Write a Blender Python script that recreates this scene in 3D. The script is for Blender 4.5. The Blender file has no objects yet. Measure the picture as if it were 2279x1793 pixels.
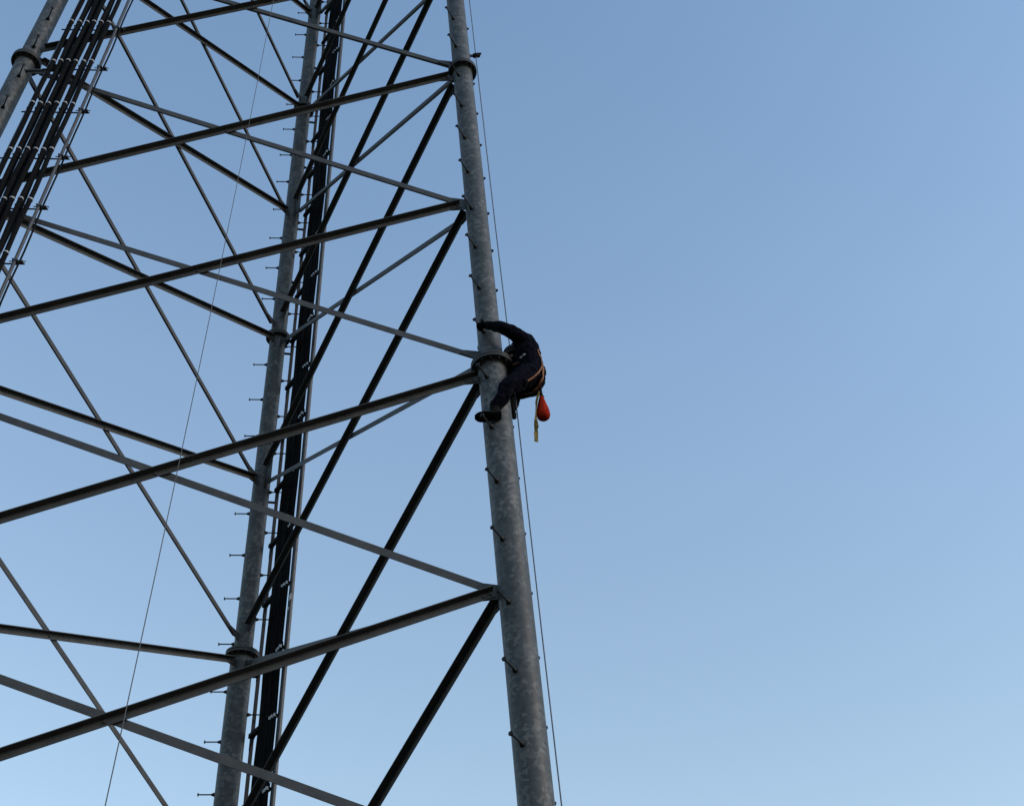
import bpy, bmesh, math, random
from mathutils import Vector, Matrix, noise
from mathutils.bvhtree import BVHTree

random.seed(7)
sc = bpy.context.scene
COL = sc.collection

# ------------------------------------------------------------------ camera
W, H = 2279.0, 1793.0                      # photograph frame
CAM = Vector((2.8905, -12.8228, 1.6))
R_ = ((0.999042, -0.038077, -0.021581), (0.009162, 0.664099, -0.747589), (0.042797, 0.746675, 0.663811))
FPX, PPX, PPY = 3058.63, 1127.575, 990.062
cam = bpy.data.cameras.new('camera')
cam_o = bpy.data.objects.new('camera', cam)
COL.objects.link(cam_o)
right, down, fwd = Vector(R_[0]), Vector(R_[1]), Vector(R_[2])
m = Matrix((right, -down, -fwd)).transposed().to_4x4()
m.translation = CAM
cam_o.matrix_world = m
cam.sensor_width = 36.0
cam.sensor_fit = 'HORIZONTAL'
cam.lens = FPX / W * 36.0
cam.shift_x = (W / 2 - PPX) / W
cam.shift_y = (PPY - H / 2) / W
cam.clip_end = 5000.0
cam.clip_start = 0.05
sc.camera = cam_o

# ------------------------------------------------------------------ sky, sun, exposure
SUN_EL, SUN_ROT = math.radians(28), math.radians(116)     # rotation is clockwise from +Y
world = bpy.data.worlds.new('World')
sc.world = world
world.use_nodes = True
wn = world.node_tree
bg = wn.nodes['Background']
sky = wn.nodes.new('ShaderNodeTexSky')
sky.sky_type = 'NISHITA'
sky.sun_disc = False
sky.sun_elevation = SUN_EL
sky.sun_rotation = SUN_ROT
sky.air_density, sky.dust_density, sky.ozone_density = 1.0, 0.3, 1.0
tc = wn.nodes.new('ShaderNodeTexCoord')
sep = wn.nodes.new('ShaderNodeSeparateXYZ')
wn.links.new(tc.outputs['Generated'], sep.inputs[0])
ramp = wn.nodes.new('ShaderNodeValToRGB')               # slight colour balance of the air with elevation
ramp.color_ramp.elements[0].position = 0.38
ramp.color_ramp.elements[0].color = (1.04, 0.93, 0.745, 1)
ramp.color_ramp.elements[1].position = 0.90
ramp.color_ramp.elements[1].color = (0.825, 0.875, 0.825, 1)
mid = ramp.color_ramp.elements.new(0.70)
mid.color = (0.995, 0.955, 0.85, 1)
low = ramp.color_ramp.elements.new(0.0)                # unseen low sky darkened, added to cut light reaching the steel
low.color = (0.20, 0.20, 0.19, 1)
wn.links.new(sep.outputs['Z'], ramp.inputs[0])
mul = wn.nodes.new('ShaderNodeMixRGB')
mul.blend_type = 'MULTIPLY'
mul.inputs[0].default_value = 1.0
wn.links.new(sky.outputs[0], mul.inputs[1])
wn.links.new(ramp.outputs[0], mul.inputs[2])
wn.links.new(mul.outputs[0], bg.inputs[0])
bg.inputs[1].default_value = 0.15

sun = bpy.data.lights.new('sun', 'SUN')
sun.energy = 0.5
sun.angle = math.radians(12)
sun.color = (1.0, 0.86, 0.78)
sun_o = bpy.data.objects.new('sun', sun)
COL.objects.link(sun_o)
sd = Vector((math.sin(SUN_ROT) * math.cos(SUN_EL), math.cos(SUN_ROT) * math.cos(SUN_EL), math.sin(SUN_EL)))
sun_o.rotation_euler = sd.to_track_quat('Z', 'Y').to_euler()
sun_o.location = sd * 80

sc.view_settings.view_transform = 'Standard'
sc.view_settings.look = 'None'
sc.view_settings.gamma = 1.0
sc.view_settings.exposure = 1.16
sc.render.engine = 'CYCLES'
sc.cycles.max_bounces = 6

# ------------------------------------------------------------------ materials
def mat(name, col, rough=0.6, metal=0.0, spec=0.4):
    mm = bpy.data.materials.new(name)
    mm.use_nodes = True
    b = mm.node_tree.nodes['Principled BSDF']
    b.inputs['Base Color'].default_value = (*col, 1)
    b.inputs['Roughness'].default_value = rough
    b.inputs['Metallic'].default_value = metal
    b.inputs['Specular IOR Level'].default_value = spec
    return mm

def mix_noise(mm, c0, c1, scale=8.0, detail=4.0, lo=0.35, hi=0.65, bump=0.0, stretch=(1, 1, 1)):
    nt = mm.node_tree
    b = nt.nodes['Principled BSDF']
    t = nt.nodes.new('ShaderNodeTexCoord')
    mp = nt.nodes.new('ShaderNodeMapping')
    mp.inputs['Scale'].default_value = stretch
    nt.links.new(t.outputs['Object'], mp.inputs[0])
    n = nt.nodes.new('ShaderNodeTexNoise')
    n.inputs['Scale'].default_value = scale
    n.inputs['Detail'].default_value = detail
    nt.links.new(mp.outputs[0], n.inputs['Vector'])
    r = nt.nodes.new('ShaderNodeValToRGB')
    r.color_ramp.elements[0].position = lo
    r.color_ramp.elements[0].color = (*c0, 1)
    r.color_ramp.elements[1].position = hi
    r.color_ramp.elements[1].color = (*c1, 1)
    nt.links.new(n.outputs['Fac'], r.inputs[0])
    nt.links.new(r.outputs[0], b.inputs['Base Color'])
    if bump:
        bp = nt.nodes.new('ShaderNodeBump')
        bp.inputs['Strength'].default_value = bump
        bp.inputs['Distance'].default_value = 0.01
        nt.links.new(n.outputs['Fac'], bp.inputs['Height'])
        nt.links.new(bp.outputs[0], b.inputs['Normal'])
    return r

def galvanised(name, c0, c1, c2):
    """zinc spangle: irregular flakes over a cloudy grey"""
    mm = mat(name, c1, 0.55, 0.15, 0.35)
    nt = mm.node_tree
    b = nt.nodes['Principled BSDF']
    t = nt.nodes.new('ShaderNodeTexCoord')
    n0 = nt.nodes.new('ShaderNodeTexNoise')
    n0.inputs['Scale'].default_value = 14
    n0.inputs['Detail'].default_value = 3
    nt.links.new(t.outputs['Object'], n0.inputs['Vector'])
    add = nt.nodes.new('ShaderNodeMixRGB')
    add.blend_type = 'ADD'
    add.inputs[0].default_value = 0.10
    nt.links.new(t.outputs['Object'], add.inputs[1])
    nt.links.new(n0.outputs['Color'], add.inputs[2])
    v = nt.nodes.new('ShaderNodeTexVoronoi')
    v.inputs['Scale'].default_value = 23
    nt.links.new(add.outputs[0], v.inputs['Vector'])
    sepc = nt.nodes.new('ShaderNodeSeparateColor')
    nt.links.new(v.outputs['Color'], sepc.inputs[0])
    n1 = nt.nodes.new('ShaderNodeTexNoise')
    n1.inputs['Scale'].default_value = 3.5
    n1.inputs['Detail'].default_value = 5
    nt.links.new(t.outputs['Object'], n1.inputs['Vector'])
    mx = nt.nodes.new('ShaderNodeMath')
    mx.operation = 'MULTIPLY_ADD'
    mx.inputs[1].default_value = 0.42
    nt.links.new(sepc.outputs[0], mx.inputs[0])
    m2 = nt.nodes.new('ShaderNodeMath')
    m2.operation = 'MULTIPLY'
    m2.inputs[1].default_value = 0.75
    nt.links.new(n1.outputs['Fac'], m2.inputs[0])
    nt.links.new(m2.outputs[0], mx.inputs[2])
    r = nt.nodes.new('ShaderNodeValToRGB')
    r.color_ramp.elements[0].position = 0.30
    r.color_ramp.elements[0].color = (*c0, 1)
    r.color_ramp.elements[1].position = 0.88
    r.color_ramp.elements[1].color = (*c2, 1)
    e = r.color_ramp.elements.new(0.60)
    e.color = (*c1, 1)
    nt.links.new(mx.outputs[0], r.inputs[0])
    nt.links.new(r.outputs[0], b.inputs['Base Color'])
    return mm

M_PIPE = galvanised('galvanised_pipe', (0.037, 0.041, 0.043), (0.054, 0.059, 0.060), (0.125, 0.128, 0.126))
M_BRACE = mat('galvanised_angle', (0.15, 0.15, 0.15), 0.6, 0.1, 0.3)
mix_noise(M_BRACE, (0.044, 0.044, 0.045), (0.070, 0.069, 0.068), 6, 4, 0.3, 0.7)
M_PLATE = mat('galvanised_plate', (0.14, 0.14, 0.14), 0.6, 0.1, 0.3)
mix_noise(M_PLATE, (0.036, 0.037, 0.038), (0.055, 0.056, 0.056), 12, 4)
M_BOLT = mat('weathered_step_bolt', (0.012, 0.0125, 0.014), 0.6, 0.2, 0.3)
M_CABLE = mat('black_cable_jacket', (0.012, 0.012, 0.014), 0.8, 0, 0.06)
mix_noise(M_CABLE, (0.004, 0.0042, 0.005), (0.009, 0.009, 0.010), 20, 2)
M_CLIP = mat('pale_stainless_clip', (0.36, 0.36, 0.365), 0.35, 0.3, 0.5)
M_RAIL = mat('galvanised_rail', (0.17, 0.17, 0.172), 0.5, 0.2, 0.4)
mix_noise(M_RAIL, (0.05, 0.05, 0.054), (0.075, 0.075, 0.077), 10, 4)
M_DARKSTEEL = mat('dark_steel', (0.012, 0.0125, 0.015), 0.7, 0.0, 0.2)
M_BLACK = mat('black_plastic', (0.005, 0.005, 0.006), 0.7, 0, 0.1)
M_ROPE = mat('steel_rope', (0.10, 0.125, 0.16), 0.6, 0.2)
M_ROPE2 = mat('grey_rope', (0.07, 0.068, 0.07), 0.8)
M_CLOTH = mat('navy_work_clothes', (0.012, 0.012, 0.018), 0.95, 0, 0.04)
mix_noise(M_CLOTH, (0.002, 0.0022, 0.0045), (0.006, 0.006, 0.011), 16, 4, bump=0.4)
M_SKIN = mat('skin', (0.20, 0.11, 0.08), 0.6)
M_GLOVE = mat('dark_glove', (0.005, 0.005, 0.006), 0.9, 0, 0.05)
M_HELMET = mat('black_helmet', (0.006, 0.006, 0.007), 0.5, 0, 0.2)
M_BOOT = mat('dark_boot_leather', (0.007, 0.0065, 0.006), 0.85, 0, 0.08)
M_SOLE = mat('black_rubber_sole', (0.004, 0.004, 0.004), 0.9, 0, 0.08)
M_STRAP = mat('tan_leather_strap', (0.30, 0.115, 0.035), 0.7)
mix_noise(M_STRAP, (0.13, 0.045, 0.015), (0.26, 0.10, 0.035), 30, 3)
M_RED = mat('red_canvas', (0.50, 0.028, 0.014), 0.85, 0, 0.08)
mix_noise(M_RED, (0.20, 0.008, 0.003), (0.36, 0.022, 0.006), 12, 4, bump=0.5)
M_YELLOW = mat('yellow_webbing', (0.26, 0.17, 0.02), 0.8)
mix_noise(M_YELLOW, (0.09, 0.062, 0.007), (0.22, 0.15, 0.018), 25, 3)
M_WHITE = mat('white_tape', (0.75, 0.74, 0.72), 0.6)
M_PATCH = mat('dull_reflective_tape', (0.22, 0.22, 0.23), 0.5)
M_GROUND = mat('dry_field', (0.10, 0.075, 0.045), 0.95, 0, 0.1)
mix_noise(M_GROUND, (0.022, 0.019, 0.016), (0.050, 0.043, 0.036), 0.8, 8, 0.3, 0.7)
M_CONC = mat('concrete', (0.32, 0.31, 0.29), 0.9)
mix_noise(M_CONC, (0.26, 0.25, 0.23), (0.38, 0.37, 0.35), 5, 6)

# ------------------------------------------------------------------ mesh helpers
class MB:
    def __init__(self):
        self.v, self.f, self.mi = [], [], []
    def add(self, vs, fs, mi=0):
        o = len(self.v)
        self.v += [tuple(x) for x in vs]
        self.f += [tuple(i + o for i in f) for f in fs]
        self.mi += [mi] * len(fs)
    def build(self, name, mats, parent=None, smooth=False, angle=None):
        me = bpy.data.meshes.new(name)
        me.from_pydata(self.v, [], self.f)
        me.update()
        if not isinstance(mats, (list, tuple)):
            mats = [mats]
        for x in mats:
            me.materials.append(x)
        if len(mats) > 1:
            me.polygons.foreach_set('material_index', self.mi)
        bm = bmesh.new()
        bm.from_mesh(me)
        bmesh.ops.recalc_face_normals(bm, faces=bm.faces)
        bm.to_mesh(me)
        bm.free()
        if smooth:
            me.polygons.foreach_set('use_smooth', [True] * len(me.polygons))
            try:
                me.set_sharp_from_angle(angle=math.radians(angle or 40))
            except Exception:
                pass
        o = bpy.data.objects.new(name, me)
        COL.objects.link(o)
        if parent:
            o.parent = parent
        return o

def frame_of(d, hint=None):
    d = d.normalized()
    h = hint or (Vector((0, 0, 1)) if abs(d.z) < 0.9 else Vector((1, 0, 0)))
    a = d.cross(h).normalized()
    b = a.cross(d).normalized()
    return a, b

def tube(mb, pts, radii, n=12, cap=True, mi=0):
    """tube through pts with radius per point"""
    if not isinstance(radii, (list, tuple)):
        radii = [radii] * len(pts)
    pts = [Vector(p) for p in pts]
    vs, fs = [], []
    hint = None
    for i, p in enumerate(pts):
        d = (pts[min(i + 1, len(pts) - 1)] - pts[max(i - 1, 0)])
        if d.length < 1e-9:
            d = pts[-1] - pts[0]
        d.normalize()
        if hint is None:
            a, b = frame_of(d)
        else:
            a = (hint - d * hint.dot(d)).normalized()
            b = a.cross(d) * -1
            b = d.cross(a)
        hint = a
        b = d.cross(a)
        for k in range(n):
            th = 2 * math.pi * k / n
            vs.append(p + (a * math.cos(th) + b * math.sin(th)) * radii[i])
    for i in range(len(pts) - 1):
        for k in range(n):
            k2 = (k + 1) % n
            fs.append((i * n + k, i * n + k2, (i + 1) * n + k2, (i + 1) * n + k))
    if cap:
        fs.append(tuple(range(n - 1, -1, -1)))
        o = (len(pts) - 1) * n
        fs.append(tuple(range(o, o + n)))
    mb.add(vs, fs, mi)

def prism(mb, poly, ax, ay, az, org, h0, h1, mi=0):
    """extrude a 2D polygon (coordinates along ax, ay) from h0 to h1 along az"""
    n = len(poly)
    vs = [org + ax * p[0] + ay * p[1] + az * h0 for p in poly] + [org + ax * p[0] + ay * p[1] + az * h1 for p in poly]
    fs = [tuple(range(n - 1, -1, -1)), tuple(range(n, 2 * n))]
    for k in range(n):
        k2 = (k + 1) % n
        fs.append((k, k2, n + k2, n + k))
    mb.add(vs, fs, mi)

def box(mb, c, ax, ay, az, sx, sy, sz, mi=0):
    prism(mb, [(-sx / 2, -sy / 2), (sx / 2, -sy / 2), (sx / 2, sy / 2), (-sx / 2, sy / 2)], ax, ay, az, Vector(c), -sz / 2, sz / 2, mi)

def hexbolt(mb, c, d, r=0.016, h=0.014, mi=0):
    a, b = frame_of(d)
    prism(mb, [(r * math.cos(k * math.pi / 3), r * math.sin(k * math.pi / 3)) for k in range(6)], a, b, d.normalized(), Vector(c), 0, h, mi)

def hull2d(pts):
    pts = sorted(set((round(p[0], 5), round(p[1], 5)) for p in pts))
    def half(ps):
        out = []
        for p in ps:
            while len(out) >= 2 and (out[-1][0] - out[-2][0]) * (p[1] - out[-2][1]) - (out[-1][1] - out[-2][1]) * (p[0] - out[-2][0]) <= 0:
                out.pop()
            out.append(p)
        return out
    a, b = half(pts), half(pts[::-1])
    return a[:-1] + b[:-1]

def tag(o, label=None, cat=None, group=None, kind=None):
    for k, v in (('label', label), ('category', cat), ('group', group), ('kind', kind)):
        if v:
            o[k] = v
    return o

def empty(name, loc, label, cat, group=None):
    o = bpy.data.objects.new(name, None)
    o.empty_display_size = 0.2
    o.location = loc
    COL.objects.link(o)
    return tag(o, label, cat, group)

# ------------------------------------------------------------------ ground (below the frame, bounces light)
g = MB()
N = 40
ext = [-2500, -800, -300] + [-150 + 300 * i / N for i in range(N + 1)] + [300, 800, 2500]
gv = [(x, y, 0.0 if math.hypot(x, y) < 9 else 0.25 * noise.noise((x * 0.05, y * 0.05, 0))) for y in ext for x in ext]
n_ = len(ext)
gf = [(j * n_ + i, j * n_ + i + 1, (j + 1) * n_ + i + 1, (j + 1) * n_ + i) for j in range(n_ - 1) for i in range(n_ - 1)]
g.add(gv, gf)
tag(g.build('ground', M_GROUND), kind='structure')

# ------------------------------------------------------------------ the tower geometry
ZL = {-3: 30.60, -2: 27.58, -1: 24.557, 0: 21.534, 1: 18.507, 2: 15.434, 3: 12.417, 4: 9.299, 5: 6.281, 6: 3.263, 7: 0.30}
R3, KT = 3.90, -0.0622
ANG = {'a': math.radians(-30), 'b': math.radians(90), 'c': math.radians(210)}
ZTOP = 31.2

def leg_pt(l, z):
    r = R3 + KT * (z - ZL[3])
    return Vector((r * math.cos(ANG[l]), r * math.sin(ANG[l]), z))

def pipe_r(z):
    if z < ZL[3]:
        return 0.160
    if z < ZL[1]:
        return 0.134
    if z < ZL[-1]:
        return 0.131
    return 0.126

# brace end heights on the leg axes: (upper leg, level, lower leg, level): (z upper, z lower)
E = {
 ('a',0,'c',1):(21.563,18.743), ('a',1,'c',2):(18.430,15.384), ('a',2,'c',3):(15.448,12.550), ('a',3,'c',4):(12.317,9.224), ('a',4,'c',5):(9.354,6.336),
 ('c',0,'a',1):(21.532,18.601), ('c',1,'a',2):(18.388,15.348), ('c',2,'a',3):(15.403,12.526), ('c',3,'a',4):(12.266,9.225), ('c',4,'a',5):(9.270,6.416),
 ('c',0,'b',-1):(21.524,24.534), ('c',1,'b',0):(18.694,21.561), ('c',2,'b',1):(15.401,18.456), ('c',3,'b',2):(12.568,15.499), ('c',4,'b',3):(9.190,12.322),
 ('c',-1,'b',0):(24.450,21.417), ('c',0,'b',1):(21.521,18.606), ('c',1,'b',2):(18.395,15.378), ('c',2,'b',3):(15.427,12.556), ('c',3,'b',4):(12.283,9.175),
 ('a',-1,'b',0):(24.597,21.658), ('a',0,'b',1):(21.725,18.814), ('a',1,'b',2):(18.489,15.545), ('a',2,'b',3):(15.537,12.706), ('a',3,'b',4):(12.400,9.347), ('a',4,'b',5):(9.428,6.372),
 ('b',-1,'a',0):(24.482,21.349), ('b',0,'a',1):(21.522,18.556), ('b',1,'a',2):(18.372,15.317), ('b',2,'a',3):(15.428,12.567), ('b',3,'a',4):(12.278,9.347),
}
def off(i):
    return 0.08 if i % 2 else -0.02

braces = []                                   # (leg P, z P, leg Q, z Q, toward, width)
FACE_OUT = {'ac': Vector((0, -1, 0)), 'ab': Vector((math.cos(math.radians(30)), math.sin(math.radians(30)), 0)),
            'bc': Vector((math.cos(math.radians(150)), math.sin(math.radians(150)), 0))}
for i in range(-3, 7):
    j = i + 1
    for (l, mleg, out_, w) in (('a', 'c', 1, 0.078), ('c', 'a', -1, 0.082), ('b', 'c', -1, 0.078), ('c', 'b', 1, 0.068), ('a', 'b', -1, 0.082), ('b', 'a', 1, 0.076)):
        k = (l, i, mleg, j)
        k2 = (mleg, j, l, i)
        if k in E:
            zi, zj = E[k]
        elif k2 in E:
            zj, zi = E[k2]
        else:
            zi, zj = ZL[i] - off(i), ZL[j] + off(j)
        if i <= -1:
            w *= 0.92
        if i >= 3:
            w *= 1.06
        braces.append((l, i, zi, mleg, j, zj, out_, w))

tower = empty('lattice_tower', (0, 0, 0), 'three legged galvanised lattice tower of pipe legs and crossed angle braces', 'tower')

step_mesh = None
def step_bolt_mesh():
    b = MB()
    X, Y, Z = Vector((1, 0, 0)), Vector((0, 1, 0)), Vector((0, 0, 1))
    tube(b, [(-0.005, 0, 0), (0.012, 0, 0)], [0.030, 0.030], 8)
    tube(b, [(0.012, 0, 0), (0.030, 0, 0), (0.052, 0, 0)], [0.026, 0.022, 0.011], 10)
    tube(b, [(0.052, 0, 0), (0.214, 0, 0)], 0.0095, 8)
    tube(b, [(0.214, 0, 0), (0.218, 0, 0), (0.226, 0, 0), (0.230, 0, 0)], [0.014, 0.024, 0.024, 0.019], 12)
    o = b.build('step_bolt', M_BOLT, None, True, 35)
    return o

legs = {}
LEG_LABEL = {'a': 'nearest mottled leg that the person climbs', 'b': 'rear leg between two rows of step bolts', 'c': 'leg behind the black cable bundle'}
for l in 'abc':
    b = MB()
    zs, rs = [0.25], [0.16]
    for z in (ZL[5], ZL[3], ZL[1], ZL[-1]):
        zs += [z - 0.002, z + 0.002]
        rs += [pipe_r(z - 0.1), pipe_r(z + 0.1)]
    zs.append(ZTOP)
    rs.append(pipe_r(ZTOP))
    tube(b, [leg_pt(l, z) for z in zs], rs, 48)
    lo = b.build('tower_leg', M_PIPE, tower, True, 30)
    lo['label'] = LEG_LABEL[l]
    legs[l] = lo
    # flanges
    ax = (leg_pt(l, 20) - leg_pt(l, 5)).normalized()
    for lev in (-1, 1, 3, 5):
        z = ZL[lev]
        fb = MB()
        c = leg_pt(l, z)
        rf = pipe_r(z - 0.1) + (0.080 if lev >= 3 else 0.068)
        th = 0.034
        rp = pipe_r(z - 0.1) - 0.01
        for (s0, s1) in ((0.003, 0.003 + th), (-0.003 - th, -0.003)):
            tube(fb, [c + ax * s0, c + ax * (s0 + 0.003), c + ax * (s1 - 0.003), c + ax * s1], [rf - 0.003, rf, rf, rf - 0.003], 40)
        # weld fillets
        tube(fb, [c + ax * (th + 0.0035), c + ax * (th + 0.022)], [pipe_r(z + 0.1) + 0.018, pipe_r(z + 0.1) + 0.002], 32)
        tube(fb, [c - ax * (th + 0.0035), c - ax * (th + 0.022)], [pipe_r(z - 0.1) + 0.018, pipe_r(z - 0.1) + 0.002], 32)
        a_, b_ = frame_of(ax)
        for k in range(14):
            t_ = 2 * math.pi * (k + 0.3) / 14
            q = c + (a_ * math.cos(t_) + b_ * math.sin(t_)) * (rf - 0.030)
            hexbolt(fb, q + ax * (th + 0.0035), ax, 0.015, 0.018, 1)
            hexbolt(fb, q - ax * (th + 0.0035), -ax, 0.015, 0.018, 1)
            tube(fb, [q - ax * (th + 0.02), q - ax * (th + 0.034)], 0.008, 6, True, 1)
        fb.build('flange', [M_PLATE, M_BOLT], lo, True, 30)

# footing under each leg
for l, txt in (('a', 'concrete footing under the nearest tower leg'), ('b', 'concrete footing under the rear tower leg'), ('c', 'concrete footing under the tower leg with cables')):
    fb = MB()
    p = leg_pt(l, 0.0)
    tube(fb, [p - Vector((0, 0, 0.3)), p + Vector((0, 0, 0.21)), p + Vector((0, 0, 0.23))], [0.6, 0.6, 0.575], 40)
    tube(fb, [p + Vector((0, 0, 0.235)), p + Vector((0, 0, 0.262))], [0.3, 0.3], 32)
    tag(fb.build('footing', M_CONC, None, True, 40), txt, 'footing')

# braces: rolled steel angles, one pair of crossed angles per panel and face
def face_key(l, m_):
    return ''.join(sorted((l, m_)))

joint = {}
for (l, i, zi, m_, j, zj, out_, w) in braces:
    P, Q = leg_pt(l, zi), leg_pt(m_, zj)
    # true plane of the face (through both leg axes)
    n = (leg_pt(l, 25) - leg_pt(l, 5)).cross(leg_pt(m_, 25) - leg_pt(l, 5)).normalized()
    if n.dot(FACE_OUT[face_key(l, m_)]) < 0:
        n = -n
    d = (Q - P).normalized()
    v = n.cross(d).normalized()
    if v.z < 0:
        v = -v
    s = out_
    t = 0.009
    L = (Q - P).length
    d0, d1 = 0.21, L - 0.21
    poly = [(-w / 2, 0), (w / 2, 0), (w / 2, w), (w / 2 - t, w), (w / 2 - t, t), (-w / 2, t)]
    b = MB()
    prism(b, poly, v, n * s, d, P + n * s * 0.007, d0, d1)
    for dd in (d0 + 0.04, d0 + 0.11, d1 - 0.04, d1 - 0.11):          # end bolts
        hexbolt(b, P + d * dd + n * s * (0.007 + t + 0.0015) - v * 0.006, n * s, 0.014, 0.012)
    # bolt at the crossing
    hexbolt(b, P + d * (L / 2) + n * s * (0.007 + t + 0.0015) - v * 0.006, n * s, 0.014, 0.014)
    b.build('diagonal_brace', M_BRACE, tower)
    joint.setdefault((l, i, face_key(l, m_)), []).append((zi, d, -1 if zj < zi else 1, n, w))
    joint.setdefault((m_, j, face_key(l, m_)), []).append((zj, -d, 1, n, w))

for (l, lev, fk), lst in joint.items():
    n = lst[0][3]
    other = fk.replace(l, '')
    e1 = (leg_pt(other, ZL[lev]) - leg_pt(l, ZL[lev]))
    e1.z = 0
    e1.normalize()
    e1 = (e1 - n * e1.dot(n)).normalized()
    e2 = n.cross(e1).normalized()
    if e2.z < 0:
        e2 = -e2
    org = leg_pt(l, ZL[lev])
    def to2(p):
        q = p - org
        return (q.dot(e1), q.dot(e2))
    rp = pipe_r(ZL[lev] - 0.1 if lst[0][0] < ZL[lev] else ZL[lev] + 0.1) * 0.93
    groups = [lst] if lev % 2 == 0 else [[q] for q in lst]
    for gq in groups:
        pts = []
        for (zz, d, sgn, n_v, w) in gq:
            p0 = leg_pt(l, zz)
            vv = n.cross(d).normalized()
            for dd in (0.375,):
                for sw in (-1, 1):
                    pts.append(to2(p0 + d * dd + vv * sw * (w / 2 - 0.014)))
            zz2 = to2(p0 + d * 0.2)[1]
            pts.append((rp, zz2 + 0.07))
            pts.append((rp, zz2 - 0.07))
        if lev % 2:
            lo_, hi_ = (0.045, 9) if gq[0][1].z > 0 else (-9, -0.045)
            pts = [(x, min(max(y, lo_), hi_)) for x, y in pts]
        b = MB()
        prism(b, hull2d(pts), e1, e2, n, org, -0.005, 0.005)
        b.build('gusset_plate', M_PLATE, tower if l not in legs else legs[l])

# step bolts on both sides of every leg
first = step_bolt_mesh()
placed = False
def put_step(l, z, az):
    global placed
    o = first if not placed else first.copy()
    if placed:
        COL.objects.link(o)
    placed = True
    dv = Vector((math.cos(az), math.sin(az), 0))
    p = leg_pt(l, z) + dv * (pipe_r(z) - 0.004)
    o.matrix_world = Matrix.Translation(p) @ Matrix.Rotation(az, 4, 'Z')
    o.parent = legs[l]
def near_flange(z):
    return any(abs(z - ZL[k]) < 0.075 for k in (-1, 1, 3, 5))
for k in range(-1, 17):
    z = 7.55 + 0.7625 * k
    if not near_flange(z):
        put_step('a', z, math.radians(240))
    z = 7.99 + 0.7625 * k
    if not near_flange(z):
        put_step('a', z, math.radians(60))
for k in range(25):
    z = 10.33 + 0.7575 * k
    if not near_flange(z):
        put_step('b', z, math.pi)
    z = 9.98 + 0.7575 * k
    if not near_flange(z):
        put_step('b', z, 0.0)
for k in range(7):
    z = 15.68 + 0.762 * k
    if not near_flange(z):
        put_step('c', z, math.radians(300))
    if k > 2 and not near_flange(z + 0.4):
        put_step('c', z + 0.4, math.radians(120))

# ------------------------------------------------------------------ cable run beside the left leg
T_AC, N_AC = Vector((1, 0, 0)), Vector((0, -1, 0))
def cpt(o, s, z):
    return leg_pt('c', z) + T_AC * s + N_AC * o

O_C = 0.20
CLIP_Z = [19.28 + 1.045 * k for k in range(-17, 10)]
ORD = ['leftmost', 'second from left', 'third from left', 'fourth from left', 'fifth from left', 'rightmost']
fr_s = [0.480, 0.583, 0.688, 0.791, 0.895, 1.000]
def run_cable(name, fn, s, o, r, z0, z1, label, group, clips, seed=0, clip_h=0.013):
    zz, pts = z0, []
    while zz <= z1:
        ph = zz / 1.045 * math.pi * 2 + seed * 1.7
        pts.append(fn(o + 0.006 * math.sin(ph * 0.5 + seed), s + 0.005 * math.sin(ph * 0.7), zz))
        zz += 0.3
    b = MB()
    tube(b, pts, r, 12)
    c = b.build(name, M_CABLE, None, True, 60)
    tag(c, label, 'cable', group)
    for z in clips:
        k = MB()
        ph = z / 1.045 * math.pi * 2 + seed * 1.7
        q = lambda zz_: fn(o + 0.006 * math.sin(zz_ / 1.045 * math.pi + seed * 0.85 + seed), s + 0.005 * math.sin((zz_ / 1.045 * math.pi * 2 + seed * 1.7) * 0.7), zz_)
        tube(k, [q(z - clip_h), q(z - clip_h + 0.002), q(z + clip_h - 0.002), q(z + clip_h)], [r + 0.002, r + 0.0055, r + 0.0055, r + 0.002], 14)
        k.build('cable_clip', M_CLIP, c, True, 40)
    return c

for i, s in enumerate(fr_s):
    run_cable('coax_cable', cpt, s, O_C, 0.0305, 0.6, ZTOP, '%s of the six front black cables with pale clips beside the left leg' % ORD[i],
              'thick black cables beside the left leg', CLIP_Z, seed=i)
for i, (s, o) in enumerate(((0.56, 0.115), (0.70, 0.12), (0.875, 0.115))):
    run_cable('coax_cable', cpt, s, o, 0.030, 0.6, ZTOP,
              ['black cable tucked behind the two leftmost clipped cables', 'black cable tucked behind the middle of the clipped cable row', 'black cable tucked behind the fourth and fifth clipped cables'][i],
              'thick black cables beside the left leg', [], seed=10 + i)
run_cable('coax_cable', cpt, 1.196, O_C, 0.0115, 0.6, ZTOP, 'thin dark cable running just right of the grey rack tube near the left leg', 'thick black cables beside the left leg', [], seed=20)

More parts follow.
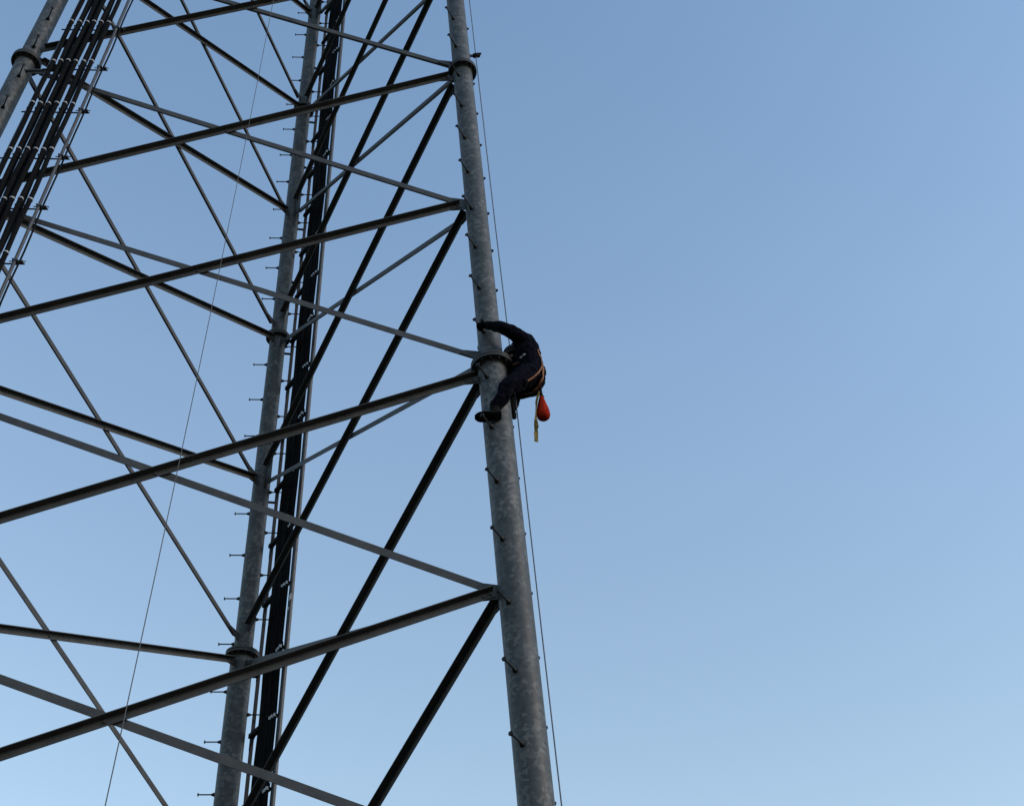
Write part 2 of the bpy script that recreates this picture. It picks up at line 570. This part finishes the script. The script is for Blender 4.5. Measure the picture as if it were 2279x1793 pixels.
rack = empty('cable_rack', cpt(O_C, 1.14, 0.8), 'grey tube rack with clamped cross bars carrying the left cable bundle', 'cable rack')
def child(b, name, mt, parent, smooth=False, angle=None):
    o = b.build(name, mt, parent, smooth, angle)
    o.matrix_parent_inverse = Matrix.Translation(parent.location).inverted()
    return o
for s in (1.143, 0.41):
    b = MB()
    tube(b, [cpt(O_C - (0.0 if s > 1 else 0.07), s, 0.8), cpt(O_C - (0.0 if s > 1 else 0.07), s, ZTOP)], 0.021 if s > 1 else 0.018, 14)
    child(b, 'rack_tube', M_RAIL, rack, True, 50)
for z in CLIP_Z:
    zb = z - 0.135
    b = MB()
    tube(b, [cpt(O_C - 0.045, 0.36, zb), cpt(O_C - 0.045, 1.245, zb)], 0.010, 8)
    for s in fr_s:                                                     # small stud under each cable
        tube(b, [cpt(O_C - 0.05, s - 0.03, zb), cpt(O_C + 0.03, s - 0.03, zb)], 0.008, 6)
    child(b, 'cross_bar', M_DARKSTEEL, rack, True, 50)
    b = MB()
    X, Y, Z = T_AC, N_AC, (leg_pt('c', 20) - leg_pt('c', 10)).normalized()
    box(b, cpt(O_C - 0.020, 1.143, zb), X, Y, Z, 0.062, 0.058, 0.040)
    box(b, cpt(O_C - 0.020, 1.205, zb + 0.006), X, Y, Z, 0.050, 0.046, 0.024)
    tube(b, [cpt(O_C - 0.02, 1.07, zb + 0.015), cpt(O_C - 0.02, 1.26, zb + 0.015)], 0.007, 6)
    hexbolt(b, cpt(O_C + 0.012, 1.125, zb + 0.004), N_AC, 0.013, 0.02)
    hexbolt(b, cpt(O_C + 0.012, 1.168, zb - 0.004), N_AC, 0.013, 0.02)
    child(b, 'clamp', M_RAIL, rack)
for lev in (3, 2, 1, 0, -1):                                           # stand-off arms to the leg
    z = ZL[lev] - 0.34
    b = MB()
    tube(b, [leg_pt('c', z) + Vector((0.05, -0.08, 0)), cpt(O_C - 0.08, 0.62, z - 0.03)], 0.022, 10)
    child(b, 'standoff_arm', M_RAIL, rack, True, 50)

# ------------------------------------------------------------------ cable ladder outside the right rear face
N_AB = FACE_OUT['ab']
T_BA = Vector((-math.cos(math.radians(120)), -math.sin(math.radians(120)), 0))
def lpt(o, s, z):
    return leg_pt('b', z) + T_BA * s + N_AB * o
ladder = empty('cable_ladder', lpt(0.25, 0.0, 2.0), 'dark cable ladder packed with cables beside the rear leg', 'cable ladder')
LO, LS0, LO2, LS1 = 0.25, 0.06, 0.30, 0.86
bdir = (leg_pt('b', 20) - leg_pt('b', 10)).normalized()
for (o, s, mt, nm, wd, dp) in ((LO, LS0, M_DARKSTEEL, 'side_rail', 0.034, 0.045), (LO2, LS1, M_RAIL, 'side_rail', 0.115, 0.03)):
    b = MB()
    c0, c1 = lpt(o, s, 2.0), lpt(o, s, ZTOP)
    t_ = 0.008
    prism(b, [(-wd / 2, -dp / 2), (wd / 2, -dp / 2), (wd / 2, dp / 2), (wd / 2 - t_, dp / 2), (wd / 2 - t_, -dp / 2 + t_), (-wd / 2 + t_, -dp / 2 + t_), (-wd / 2 + t_, dp / 2), (-wd / 2, dp / 2)],
          T_BA, N_AB, (c1 - c0).normalized(), c0, 0, (c1 - c0).length)
    child(b, nm, mt, ladder)
RUNG_Z = [11.2 + 1.04 * k for k in range(-5, 18)]
for z in RUNG_Z:
    b = MB()
    p0, p1 = lpt(LO - 0.026, LS0 - 0.01, z), lpt(LO2 - 0.02, LS1 - 0.02, z)
    dv = (p1 - p0).normalized()
    nn = bdir.cross(dv).normalized()
    prism(b, [(-0.032, -0.03), (0.032, -0.03), (0.032, -0.023), (-0.025, -0.023), (-0.025, 0.03), (-0.032, 0.03)], bdir, nn, dv, p0, 0, (p1 - p0).length)
    # knee bracket under the rung at the thin rail
    prism(b, [(0.0, 0.0), (0.20, 0.0), (0.0, -0.17)], dv, bdir, nn, p0 - bdir * 0.033, -0.003, 0.003)
    child(b, 'rung', M_DARKSTEEL, ladder)
for lev in (5, 4, 3, 2, 1, 0, -1, -2):
    b = MB()
    z = ZL[lev] - 0.30
    tube(b, [leg_pt('b', z) + N_AB * 0.09, lpt(LO - 0.02, LS0, z)], 0.02, 10)
    child(b, 'standoff_arm', M_DARKSTEEL, ladder, True, 50)
b = MB()
zt = 12.97
box(b, lpt(LO2 - 0.020, LS1 + 0.02, zt), T_BA, N_AB, bdir, 0.06, 0.006, 0.10)
box(b, lpt(LO2 - 0.017, LS1 - 0.02, zt - 0.16), T_BA, N_AB, bdir, 0.03, 0.004, 0.05)
child(b, 'white_tag', M_WHITE, ladder)

LCS = [0.365 + 0.061 * k for k in range(8)]
LW = ['nearest the thin left rail', 'second from the thin left rail', 'third from the thin left rail', 'fourth from the thin left rail', 'fourth from the wide grey rail',
      'third from the wide grey rail', 'second from the wide grey rail', 'nearest the wide grey rail']
for i, s in enumerate(LCS):
    oo = 0.25 + 0.05 * s / 0.75 - 0.055
    run_cable('coax_cable', lpt, s, oo, 0.0255 if i < 6 else 0.021, 2.0, ZTOP, 'black cable on the rear cable ladder, %s' % LW[i],
              'black cables on the rear cable ladder', [z - 0.03 for z in RUNG_Z] if i >= 5 else [], seed=30 + i, clip_h=0.024)
for i in range(2):
    run_cable('coax_cable', lpt, 0.46 + 0.2 * i, 0.21, 0.024, 2.0, ZTOP, ['black cable strapped over the left half of the ladder cable row', 'black cable strapped over the right half of the ladder cable row'][i],
              'black cables on the rear cable ladder', [], seed=50 + i)

# ------------------------------------------------------------------ climbing safety cable along the nearest leg
def apt(dist, z, az=18.0):
    a = math.radians(az)
    return leg_pt('a', z) + Vector((math.cos(a), math.sin(a), 0)) * dist
saf = MB()
zz, pts = 0.6, []
while zz <= ZTOP:
    bow = 0.008 * math.exp(-((zz - 12.6) / 2.0) ** 2)
    pts.append(apt(0.236 + bow, zz))
    zz += 0.4
tube(saf, pts, 0.0068, 8)
so = empty('safety_cable', apt(0.235, 0.6), 'thin steel climbing safety cable running along the nearest leg', 'cable')
child(saf, 'wire', M_ROPE, so, True, 60)
for z in (18.97,):
    b = MB()
    pA, pB = apt(pipe_r(z) - 0.01, z), apt(0.285, z + 0.13)
    d_ = (pB - pA).normalized()
    a_, b_ = frame_of(d_)
    LL = (pB - pA).length
    tube(b, [pA, pA + d_ * LL * 0.55], 0.015, 10)
    tube(b, [pA + d_ * LL * 0.40, pA + d_ * LL * 0.52, pB, pB + d_ * 0.004], [0.018, 0.036, 0.036, 0.03], 8)
    box(b, pB + d_ * 0.014 + a_ * 0.022, d_, a_, b_, 0.034, 0.022, 0.024)
    box(b, pB + d_ * 0.012 - a_ * 0.018, d_, a_, b_, 0.028, 0.034, 0.024)
    child(b, 'cable_guide', M_BLACK, so, True, 40)
for z in (27.0, 9.9 - 7.0):
    b = MB()
    tube(b, [apt(pipe_r(z) - 0.01, z), apt(0.25, z)], 0.014, 10)
    child(b, 'cable_guide', M_BLACK, so, True, 40)

# ------------------------------------------------------------------ tag line hanging in front of the left face
p_hi, p_mid, p_lo = Vector((0.425, -2.6, 18.725)), Vector((0.7065, -4.2, 9.811)), Vector((0.979, -5.6, 5.277))
def lag(t):
    # quadratic through the three points, t in z
    z0, z1, z2 = p_hi.z, p_mid.z, p_lo.z
    return (p_hi * ((t - z1) * (t - z2) / ((z0 - z1) * (z0 - z2))) + p_mid * ((t - z0) * (t - z2) / ((z1 - z0) * (z1 - z2)))
            + p_lo * ((t - z0) * (t - z1) / ((z2 - z0) * (z2 - z1))))
b = MB()
pts = [lag(0.02 + k * 0.6) for k in range(int(23 / 0.6))]
tube(b, pts, 0.0036, 8)
tag(b.build('tag_line', M_ROPE2, None, True, 60), 'thin slack rope hanging down in front of the braces left of the rear leg', 'rope')

# ------------------------------------------------------------------ the climber
HD = Vector((CAM.x - leg_pt('a', 12.4).x, CAM.y - leg_pt('a', 12.4).y, 0)).normalized()    # horizontally towards the photographer
RD = Vector((-HD.y, HD.x, 0))                                                             # to the photographer's right
UP = Vector((0, 0, 1))
def ray_dir(px, py):
    return (right * ((px - PPX) / FPX) + down * ((py - PPY) / FPX) + fwd).normalized()
A0 = leg_pt('a', 12.417)
def J(px, py, t):
    """3-D joint: t metres in front of the leg axis, seen in this direction when surveyed from the ground"""
    d = ray_dir(px, py)
    return CAM + d * ((A0 + HD * t - CAM).dot(HD) / d.dot(HD))

def capsule(mb, p, q, r1, r2, n=14, flat=None):
    p, q = Vector(p), Vector(q)
    d = q - p
    L = d.length
    if L < 1e-6:
        d = Vector((0, 0, 1))
    d = d.normalized()
    a, b = frame_of(d)
    rings = []
    for k in range(5):
        th = -math.pi / 2 + k * (math.pi / 2) / 4
        rings.append((p + d * (r1 * math.sin(th)), max(r1 * math.cos(th), 1e-4)))
    for k in range(5):
        th = k * (math.pi / 2) / 4
        rings.append((q + d * (r2 * math.sin(th)), max(r2 * math.cos(th), 1e-4)))
    vs, fs = [], []
    for c, r in rings:
        for k in range(n):
            t = 2 * math.pi * k / n
            o = (a * math.cos(t) + b * math.sin(t)) * r
            vs.append(c + o)
    for i in range(len(rings) - 1):
        for k in range(n):
            k2 = (k + 1) % n
            fs.append((i * n + k, i * n + k2, (i + 1) * n + k2, (i + 1) * n + k))
    fs.append(tuple(range(n - 1, -1, -1)))
    o = (len(rings) - 1) * n
    fs.append(tuple(range(o, o + n)))
    mb.add(vs, fs)

def chain(mb, pts, radii):
    for i in range(len(pts) - 1):
        capsule(mb, pts[i], pts[i + 1], radii[i], radii[i + 1])

def blob(mb, c, rx, ry, rz, ax=RD, ay=HD, az=UP, n=18):
    vs, fs = [], []
    m_ = 10
    for i in range(m_ + 1):
        th = -math.pi / 2 + math.pi * i / m_
        for k in range(n):
            t = 2 * math.pi * k / n
            cr = max(math.cos(th), 1e-3)
            vs.append(Vector(c) + ax * (rx * cr * math.cos(t)) + ay * (ry * cr * math.sin(t)) + az * (rz * math.sin(th)))
    for i in range(m_):
        for k in range(n):
            k2 = (k + 1) % n
            fs.append((i * n + k, i * n + k2, (i + 1) * n + k2, (i + 1) * n + k))
    fs.append(tuple(range(n - 1, -1, -1)))
    fs.append(tuple(range(m_ * n, m_ * n + n)))
    mb.add(vs, fs)

person = empty('person', A0 + RD * 0.3 + Vector((0, 0, -0.9)), 'climber in dark work clothes and harness clinging to the nearest tower leg', 'person')

body = MB()
# joints (left side is nearer the ground photographer)
pelvis = J(1181, 843, 0.0)
chest = J(1168, 778, 0.02)
neck = J(1153, 780, 0.0)
sh_l, sh_r = J(1160, 753, 0.19), J(1160, 806, -0.19)
hip_l, hip_r = J(1174, 834, 0.10), J(1182, 858, -0.10)
kn_l, an_l = J(1128, 861, 0.25), J(1104, 904, 0.21)
kn_r, an_r = J(1136, 876, -0.20), J(1143, 899, -0.17)
el_l, wr_l = J(1120, 729, 0.32), J(1086, 724, 0.215)
el_r, wr_r = J(1122, 800, -0.30), J(1090, 782, -0.20)
# torso
chain(body, [pelvis, (pelvis + chest) / 2, chest], [0.170, 0.165, 0.165])
chain(body, [pelvis + HD * 0.05, chest + HD * 0.07], [0.135, 0.135])
chain(body, [pelvis - HD * 0.05, chest - HD * 0.07], [0.135, 0.135])
chain(body, [pelvis + RD * 0.03, (pelvis + chest) / 2 + RD * 0.045, chest + RD * 0.02], [0.135, 0.125, 0.125])
chain(body, [chest, sh_l], [0.14, 0.092])
chain(body, [chest - RD * 0.05 - UP * 0.02, (pelvis + chest) / 2 - RD * 0.06, pelvis - RD * 0.07], [0.13, 0.145, 0.14])
chain(body, [chest, sh_r], [0.13, 0.082])
chain(body, [chest + UP * 0.05, neck], [0.10, 0.062])
# hips and legs
chain(body, [pelvis, hip_l], [0.150, 0.120])
chain(body, [pelvis, hip_r], [0.150, 0.120])
chain(body, [hip_l, (hip_l + kn_l) / 2 - UP * 0.01, kn_l, (kn_l + an_l) / 2 + RD * 0.02, an_l], [0.135, 0.115, 0.088, 0.076, 0.066])
chain(body, [hip_r, (hip_r + kn_r) / 2, kn_r, (kn_r + an_r) / 2 + RD * 0.02, an_r], [0.130, 0.110, 0.084, 0.072, 0.060])
# arms
chain(body, [sh_l, (sh_l + el_l) / 2 + UP * 0.012, el_l, (el_l + wr_l) / 2, wr_l], [0.092, 0.080, 0.068, 0.060, 0.050])
chain(body, [sh_r, (sh_r + el_r) / 2, el_r, (el_r + wr_r) / 2, wr_r], [0.084, 0.070, 0.060, 0.052, 0.042])
# head with face: turned to the pipe, slightly down
hc = J(1145, 792, 0.03)
fdir = (-RD * 0.93 - UP * 0.28 + HD * 0.12).normalized()
fup = (UP - fdir * UP.dot(fdir)).normalized()
fside = fdir.cross(fup).normalized()
blob(body, hc, 0.098, 0.076, 0.112, fdir, fside, fup)
blob(body, hc + fdir * 0.035 - fup * 0.070, 0.055, 0.052, 0.050, fdir, fside, fup)      # jaw and chin
capsule(body, hc + fdir * 0.095 + fup * 0.015, hc + fdir * 0.112 - fup * 0.022, 0.010, 0.017)   # nose
capsule(body, hc + fdir * 0.080 - fup * 0.060 - fside * 0.02, hc + fdir * 0.080 - fup * 0.060 + fside * 0.02, 0.011, 0.011)   # lips
for s in (-1, 1):
    blob(body, hc + fside * 0.078 * s - fdir * 0.005 - fup * 0.01, 0.020, 0.009, 0.032, fdir, fside, fup)   # ears
    capsule(body, hc + fdir * 0.084 + fside * 0.030 * s + fup * 0.030, hc + fdir * 0.080 + fside * 0.048 * s + fup * 0.028, 0.010, 0.009)   # brows

def hand(mb, wrist, palm_c, grip_axis, palm_n, thumb_dir):
    """palm plus five separate curled fingers closing round grip_axis"""
    ga, pn = grip_axis.normalized(), palm_n.normalized()
    fd = ((palm_c - wrist) - ga * (palm_c - wrist).dot(ga)).normalized()
    capsule(mb, wrist, palm_c, 0.038, 0.036)
    for k, (L, r) in enumerate(((0.078, 0.0105), (0.088, 0.0112), (0.084, 0.011), (0.066, 0.0095))):
        base = palm_c + ga * (0.033 - 0.022 * k) + fd * 0.028
        capsule(mb, palm_c + ga * (0.03 - 0.02 * k) - fd * 0.02, base, 0.018, 0.0135)
        p1 = base + (fd * 0.75 + pn * 0.45).normalized() * L * 0.45
        p2 = p1 + (pn * 0.95 - fd * 0.15).normalized() * L * 0.33
        p3 = p2 + (-fd * 0.85 + pn * 0.4).normalized() * L * 0.28
        chain(mb, [base, p1, p2, p3], [r + 0.002, r + 0.001, r, r - 0.0015])
    tb = palm_c + ga * 0.035 - fd * 0.025
    chain(mb, [tb, tb + thumb_dir.normalized() * 0.035, tb + thumb_dir.normalized() * 0.05 + pn * 0.030], [0.016, 0.0135, 0.011])

bolt_az = math.radians(240)
bd = Vector((math.cos(bolt_az), math.sin(bolt_az), 0))
zb_hand = 7.55 + 0.7625 * 8
grip = leg_pt('a', zb_hand) + bd * (pipe_r(zb_hand) + 0.105)
palm_l = J(1074, 724, 0.215)
hand(body, wr_l, palm_l, Vector((bd.x, bd.y, 0.35)), -HD + UP * 0.3, UP * 0.9 - RD * 0.4)
palm_r = wr_r + (-RD * 0.075 + HD * 0.02)
hand(body, wr_r, palm_r, UP, HD, UP)

bo = body.build('body', [M_CLOTH, M_SKIN, M_GLOVE])
mod = bo.modifiers.new('remesh', 'REMESH')
mod.mode = 'VOXEL'
mod.voxel_size = 0.0075
sm = bo.modifiers.new('smooth', 'SMOOTH')
sm.factor = 0.5
sm.iterations = 4
dg = bpy.context.evaluated_depsgraph_get()
me2 = bpy.data.meshes.new_from_object(bo.evaluated_get(dg))
bo.modifiers.clear()
old = bo.data
bo.data = me2
bpy.data.meshes.remove(old)
me2.name = 'body'
for mt in list(me2.materials):
    pass
me2.materials.clear()
for mt in (M_CLOTH, M_SKIN, M_GLOVE):
    me2.materials.append(mt)
# cloth folds
segs = [(sh_l, el_l), (el_l, wr_l), (hip_l, kn_l), (kn_l, an_l), (pelvis, chest), (sh_r, el_r), (hip_r, kn_r), (kn_r, an_r)]
hands = (palm_l, palm_r)
nrm = [v.normal.copy() for v in me2.vertices]
for v in me2.vertices:
    p = v.co
    dh = (p - hc).length
    dg_ = min((p - h).length for h in hands)
    k = min(1.0, max(0.0, (dh - 0.13) / 0.05)) * min(1.0, max(0.0, (dg_ - 0.09) / 0.04))
    if k <= 0:
        continue
    # folds run across the limbs
    best, bt = None, None
    for (s0, s1) in segs:
        ab = s1 - s0
        t = max(0, min(1, (p - s0).dot(ab) / ab.length_squared))
        dd = (p - (s0 + ab * t)).length
        if best is None or dd < best:
            best, bt = dd, (ab.normalized(), t * ab.length)
    axd, along = bt
    wob = noise.noise(p * 7.0)
    fold = math.sin(along * 62 + wob * 9.0) * 0.006 * max(0.0, noise.noise(p * 5.0 + Vector((3, 1, 7))) + 0.25)
    v.co = p + nrm[v.index] * (k * (fold + 0.010 * noise.noise(p * 12.0) + 0.006 * noise.noise(p * 27.0)))
mi = []
for f in me2.polygons:
    c = f.center
    if (c - hc).length < 0.135 and (c - hc).dot(fdir) > 0.045 and (c - hc).dot(fup) > -0.06:
        mi.append(1)
    elif min((c - h).length for h in hands) < 0.105:
        mi.append(2)
    else:
        mi.append(0)
me2.polygons.foreach_set('material_index', mi)
me2.polygons.foreach_set('use_smooth', [True] * len(me2.polygons))
bo.parent = person
bo.matrix_parent_inverse = Matrix.Translation(person.location).inverted()
me2.update()
bvh = BVHTree.FromPolygons([v.co.copy() for v in me2.vertices], [tuple(f.vertices) for f in me2.polygons])

def pchild(b, name, mt, smooth=True, angle=40):
    o = b.build(name, mt, person, smooth, angle)
    o.matrix_parent_inverse = Matrix.Translation(person.location).inverted()
    return o

# helmet: shell with a brim and side lugs
b = MB()
hh = hc + fup * 0.018 - fdir * 0.006
vs, fs = [], []
nseg, nr = 28, 9
for i in range(nr + 1):
    th = (math.pi / 2) * i / nr - 0.18
    for k in range(nseg):
        t = 2 * math.pi * k / nseg
        cr = max(math.cos(th), 0.002)
        vs.append(hh + fdir * (0.132 * cr * math.cos(t)) + fside * (0.112 * cr * math.sin(t)) + fup * (0.128 * math.sin(th)))
for i in range(nr):
    for k in range(nseg):
        fs.append((i * nseg + k, i * nseg + (k + 1) % nseg, (i + 1) * nseg + (k + 1) % nseg, (i + 1) * nseg + k))
fs.append(tuple(range(nr * nseg, nr * nseg + nseg)))
b.add(vs, fs)
base = [hh + fdir * (0.130 * math.cos(2 * math.pi * k / nseg)) + fside * (0.110 * math.sin(2 * math.pi * k / nseg)) - fup * 0.024 for k in range(nseg)]
tube(b, base + [base[0]], 0.009, 6, False)
brim = []
for k in range(9):
    t = -0.85 + 1.7 * k / 8
    brim.append((hh + fdir * (0.130 * math.cos(t)) + fside * (0.110 * math.sin(t)) - fup * 0.022, hh + fdir * (0.130 * math.cos(t) + 0.045 * math.cos(t * 1.2)) + fside * (0.112 * math.sin(t)) - fup * 0.036))
for k in range(8):
    q = [brim[k][0], brim[k][1], brim[k + 1][1], brim[k + 1][0]]
    b.add(q + [x + fup * 0.007 for x in q], [(0, 1, 2, 3), (7, 6, 5, 4), (0, 4, 5, 1), (1, 5, 6, 2), (2, 6, 7, 3), (3, 7, 4, 0)])
pchild(b, 'helmet', M_HELMET)

# boots
def boot(ankle, heel, toe, sole_n, name='boot'):
    """upper + sole; sole_n points out of the sole (down)"""
    d = (toe - heel).normalized()
    sn = (sole_n - d * sole_n.dot(d)).normalized()
    sd_ = d.cross(sn).normalized()
    L = (toe - heel).length
    u = MB()
    capsule(u, ankle + (ankle - heel).normalized() * 0.03, heel + d * 0.055 - sn * 0.055, 0.062, 0.050)
    capsule(u, heel + d * 0.05 - sn * 0.045, heel + d * (L * 0.58) - sn * 0.040, 0.048, 0.044)
    capsule(u, heel + d * (L * 0.55) - sn * 0.040, toe - d * 0.055 - sn * 0.038, 0.046, 0.040)
    uo = u.build(name, M_BOOT, None)
    md = uo.modifiers.new('r', 'REMESH')
    md.mode = 'VOXEL'
    md.voxel_size = 0.007
    ms = uo.modifiers.new('s', 'SMOOTH')
    ms.iterations = 5
    dgx = bpy.context.evaluated_depsgraph_get()
    mx = bpy.data.meshes.new_from_object(uo.evaluated_get(dgx))
    uo.modifiers.clear()
    uo.data = mx
    mx.name = name
    mx.materials.clear()
    mx.materials.append(M_BOOT)
    mx.polygons.foreach_set('use_smooth', [True] * len(mx.polygons))
    uo.parent = person
    uo.matrix_parent_inverse = Matrix.Translation(person.location).inverted()
    s = MB()
    out = []
    prof = [(0.0, 0.034), (0.03, 0.047), (0.10, 0.048), (0.20, 0.045), (0.32, 0.045), (0.50, 0.054), (0.65, 0.060), (0.80, 0.057), (0.91, 0.045), (1.0, 0.022)]
    left = [(x * L, w_) for x, w_ in prof]
    poly = left + [(x, -w_) for x, w_ in left[::-1]]
    prism(s, poly, d, sd_, sn, heel, -0.014, 0.006)
    # heel block and tread bars
    prism(s, [(0.006, 0.034), (0.006, -0.034), (0.075, -0.038), (0.075, 0.038)], d, sd_, sn, heel, 0.0065, 0.022)
    for k in range(8):
        x = L * (0.40 + 0.068 * k)
        w_ = 0.046 - 0.02 * max(0, (k - 4) / 4)
        prism(s, [(x - 0.006, -w_), (x + 0.006, -w_), (x + 0.006, w_), (x - 0.006, w_)], d, sd_, sn, heel, 0.0065, 0.016)
    so_ = s.build('sole', M_SOLE, uo)
    so_.matrix_parent_inverse = Matrix.Identity(4)
    return uo
zb_foot = 7.55 + 0.7625 * 4.0
boot(an_l, J(1116, 924, 0.235), J(1057, 929, 0.275), -UP + HD * 0.62)
boot(an_r, J(1143, 932, -0.10), J(1141, 884, 0.02), -UP * 0.65 + RD * 0.75)

# harness: ribbons laid on the body
def ribbon(pxs, name, mt, width, lift=0.006, t=0.004):
    pts = []
    for (px, py) in pxs:
        d = ray_dir(px, py)
        hit = bvh.ray_cast(CAM, d)
        if hit[0] is None:
            # nearest point of the body to the ray
            q0 = J(px, py, 0.0)
            loc, nr_, idx, dist = bvh.find_nearest(q0)
            pts.append((loc, nr_))
        else:
            pts.append((hit[0], hit[1]))
    fine = []
    for i in range(len(pts) - 1):
        for k in range(6):
            f_ = k / 6
            p = pts[i][0].lerp(pts[i + 1][0], f_)
            loc, nr_, idx, dist = bvh.find_nearest(p)
            fine.append((loc, nr_))
    fine.append(pts[-1])
    # smooth
    for _ in range(2):
        fine = [fine[0]] + [((fine[i - 1][0] + fine[i][0] * 2 + fine[i + 1][0]) / 4, (fine[i - 1][1] + fine[i][1] * 2 + fine[i + 1][1]).normalized()) for i in range(1, len(fine) - 1)] + [fine[-1]]
    b_ = MB()
    vs, fs = [], []
    for i, (p, n) in enumerate(fine):
        d = (fine[min(i + 1, len(fine) - 1)][0] - fine[max(i - 1, 0)][0]).normalized()
        s = d.cross(n).normalized()
        for (sx, sn) in ((-1, 0), (1, 0), (1, 1), (-1, 1)):
            vs.append(p + s * (sx * width / 2) + n * (lift + t * sn))
    for i in range(len(fine) - 1):
        for k in range(4):
            k2 = (k + 1) % 4
            fs.append((i * 4 + k, i * 4 + k2, (i + 1) * 4 + k2, (i + 1) * 4 + k))
    fs.append((0, 1, 2, 3))
    o_ = (len(fine) - 1) * 4
    fs.append((o_ + 3, o_ + 2, o_ + 1, o_))
    b_.add(vs, fs)
    return pchild(b_, name, mt, False)

ribbon([(1173, 847), (1188, 837), (1200, 824), (1207, 812)], 'harness_strap', M_STRAP, 0.022, 0.008)
ribbon([(1195, 778), (1202, 796), (1206, 815), (1207, 835), (1200, 855), (1186, 868)], 'harness_strap', M_STRAP, 0.022, 0.010)
ribbon([(1204, 856), (1190, 868), (1176, 874), (1160, 878)], 'harness_strap', M_STRAP, 0.018, 0.006)
ribbon([(1158, 797), (1163, 794)], 'reflective_patch', M_PATCH, 0.022, 0.006)
ribbon([(1164, 791), (1170, 788)], 'reflective_patch', M_PATCH, 0.020, 0.006)
ribbon([(1142, 812), (1149, 810), (1156, 806)], 'harness_strap', M_STRAP, 0.010, 0.004)

# lanyard loop at the back of the harness
b = MB()
lp = [J(1206, 812, 0.0), J(1211, 817, 0.01), J(1214, 827, 0.01), J(1214, 834, 0.0), J(1210, 835, 0.0), J(1207, 830, -0.01)]
tube(b, lp, 0.010, 8)
pchild(b, 'lanyard_loop', M_BLACK)

# ------------------------------------------------------------------ red bag and yellow strap hanging from the harness
top = J(1203, 866, 0.0)
bag_top = J(1204, 877, 0.0)
bag = empty('tool_bag', top, 'red teardrop canvas bag hanging from the harness of the climber', 'bag')
b = MB()
dirb = (J(1211, 935, 0.0) - bag_top)
axb = Vector((dirb.x * 0.9, dirb.y * 0.9, dirb.z)).normalized()
LB = 0.36
prof = [(0.0, 0.012), (0.04, 0.022), (0.10, 0.036), (0.16, 0.050), (0.22, 0.064), (0.27, 0.073), (0.31, 0.075), (0.34, 0.068), (0.362, 0.050), (0.372, 0.028), (0.375, 0.004)]
a_, b_ = frame_of(axb)
nseg = 36
vs, fs = [], []
for i, (h, r) in enumerate(prof):
    for k in range(nseg):
        t = 2 * math.pi * k / nseg
        rr = r * (1 + 0.05 * math.sin(9 * t + 0.5) * (1 - h / 0.375) + 0.05 * noise.noise((math.cos(t) * 2, math.sin(t) * 2, h * 14)))
        vs.append(bag_top + axb * h + (a_ * math.cos(t) + b_ * math.sin(t)) * rr)
for i in range(len(prof) - 1):
    for k in range(nseg):
        fs.append((i * nseg + k, i * nseg + (k + 1) % nseg, (i + 1) * nseg + (k + 1) % nseg, (i + 1) * nseg + k))
fs.append(tuple(range(nseg)))
fs.append(tuple(range((len(prof) - 1) * nseg, len(prof) * nseg)))
b.add(vs, fs)
child(b, 'pouch', M_RED, bag, True, 60)
b = MB()
tube(b, [top + UP * 0.03, top, bag_top + axb * 0.01, bag_top + axb * 0.05 + RD * 0.008], [0.012, 0.013, 0.020, 0.026], 10)
child(b, 'drawstring', M_BLACK, bag, True, 60)

b = MB()
ctrl = [(1200, 871, 0.02, 0.016), (1197, 880, 0.05, 0.029), (1194, 893, 0.085, 0.026), (1193, 910, 0.085, 0.013), (1192.5, 925, 0.07, 0.016), (1192.5, 932, 0.06, 0.031),
        (1193, 942, 0.05, 0.044), (1194, 950, 0.05, 0.052), (1193, 957, 0.05, 0.036), (1193, 964, 0.05, 0.047), (1193.5, 974, 0.05, 0.042), (1193.5, 982.5, 0.05, 0.042)]
vs, fs = [], []
for i, (px, py, t, w_) in enumerate(ctrl):
    c = J(px, py, t)
    tw = 0.5 * math.sin(i * 1.1)
    sdir = (RD * math.cos(tw) + HD * math.sin(tw)).normalized()
    nd = UP.cross(sdir).normalized()
    for (sx, sn) in ((-1, -1), (1, -1), (1, 1), (-1, 1)):
        vs.append(c + sdir * (sx * w_ / 2) + nd * (sn * 0.003))
for i in range(len(ctrl) - 1):
    for k in range(4):
        k2 = (k + 1) % 4
        fs.append((i * 4 + k, i * 4 + k2, (i + 1) * 4 + k2, (i + 1) * 4 + k))
fs.append((0, 1, 2, 3))
o_ = (len(ctrl) - 1) * 4
fs.append((o_ + 3, o_ + 2, o_ + 1, o_))
b.add(vs, fs)
tag(b.build('webbing_strap', M_YELLOW, None), 'crumpled yellow webbing strap dangling beside the red bag', 'strap')
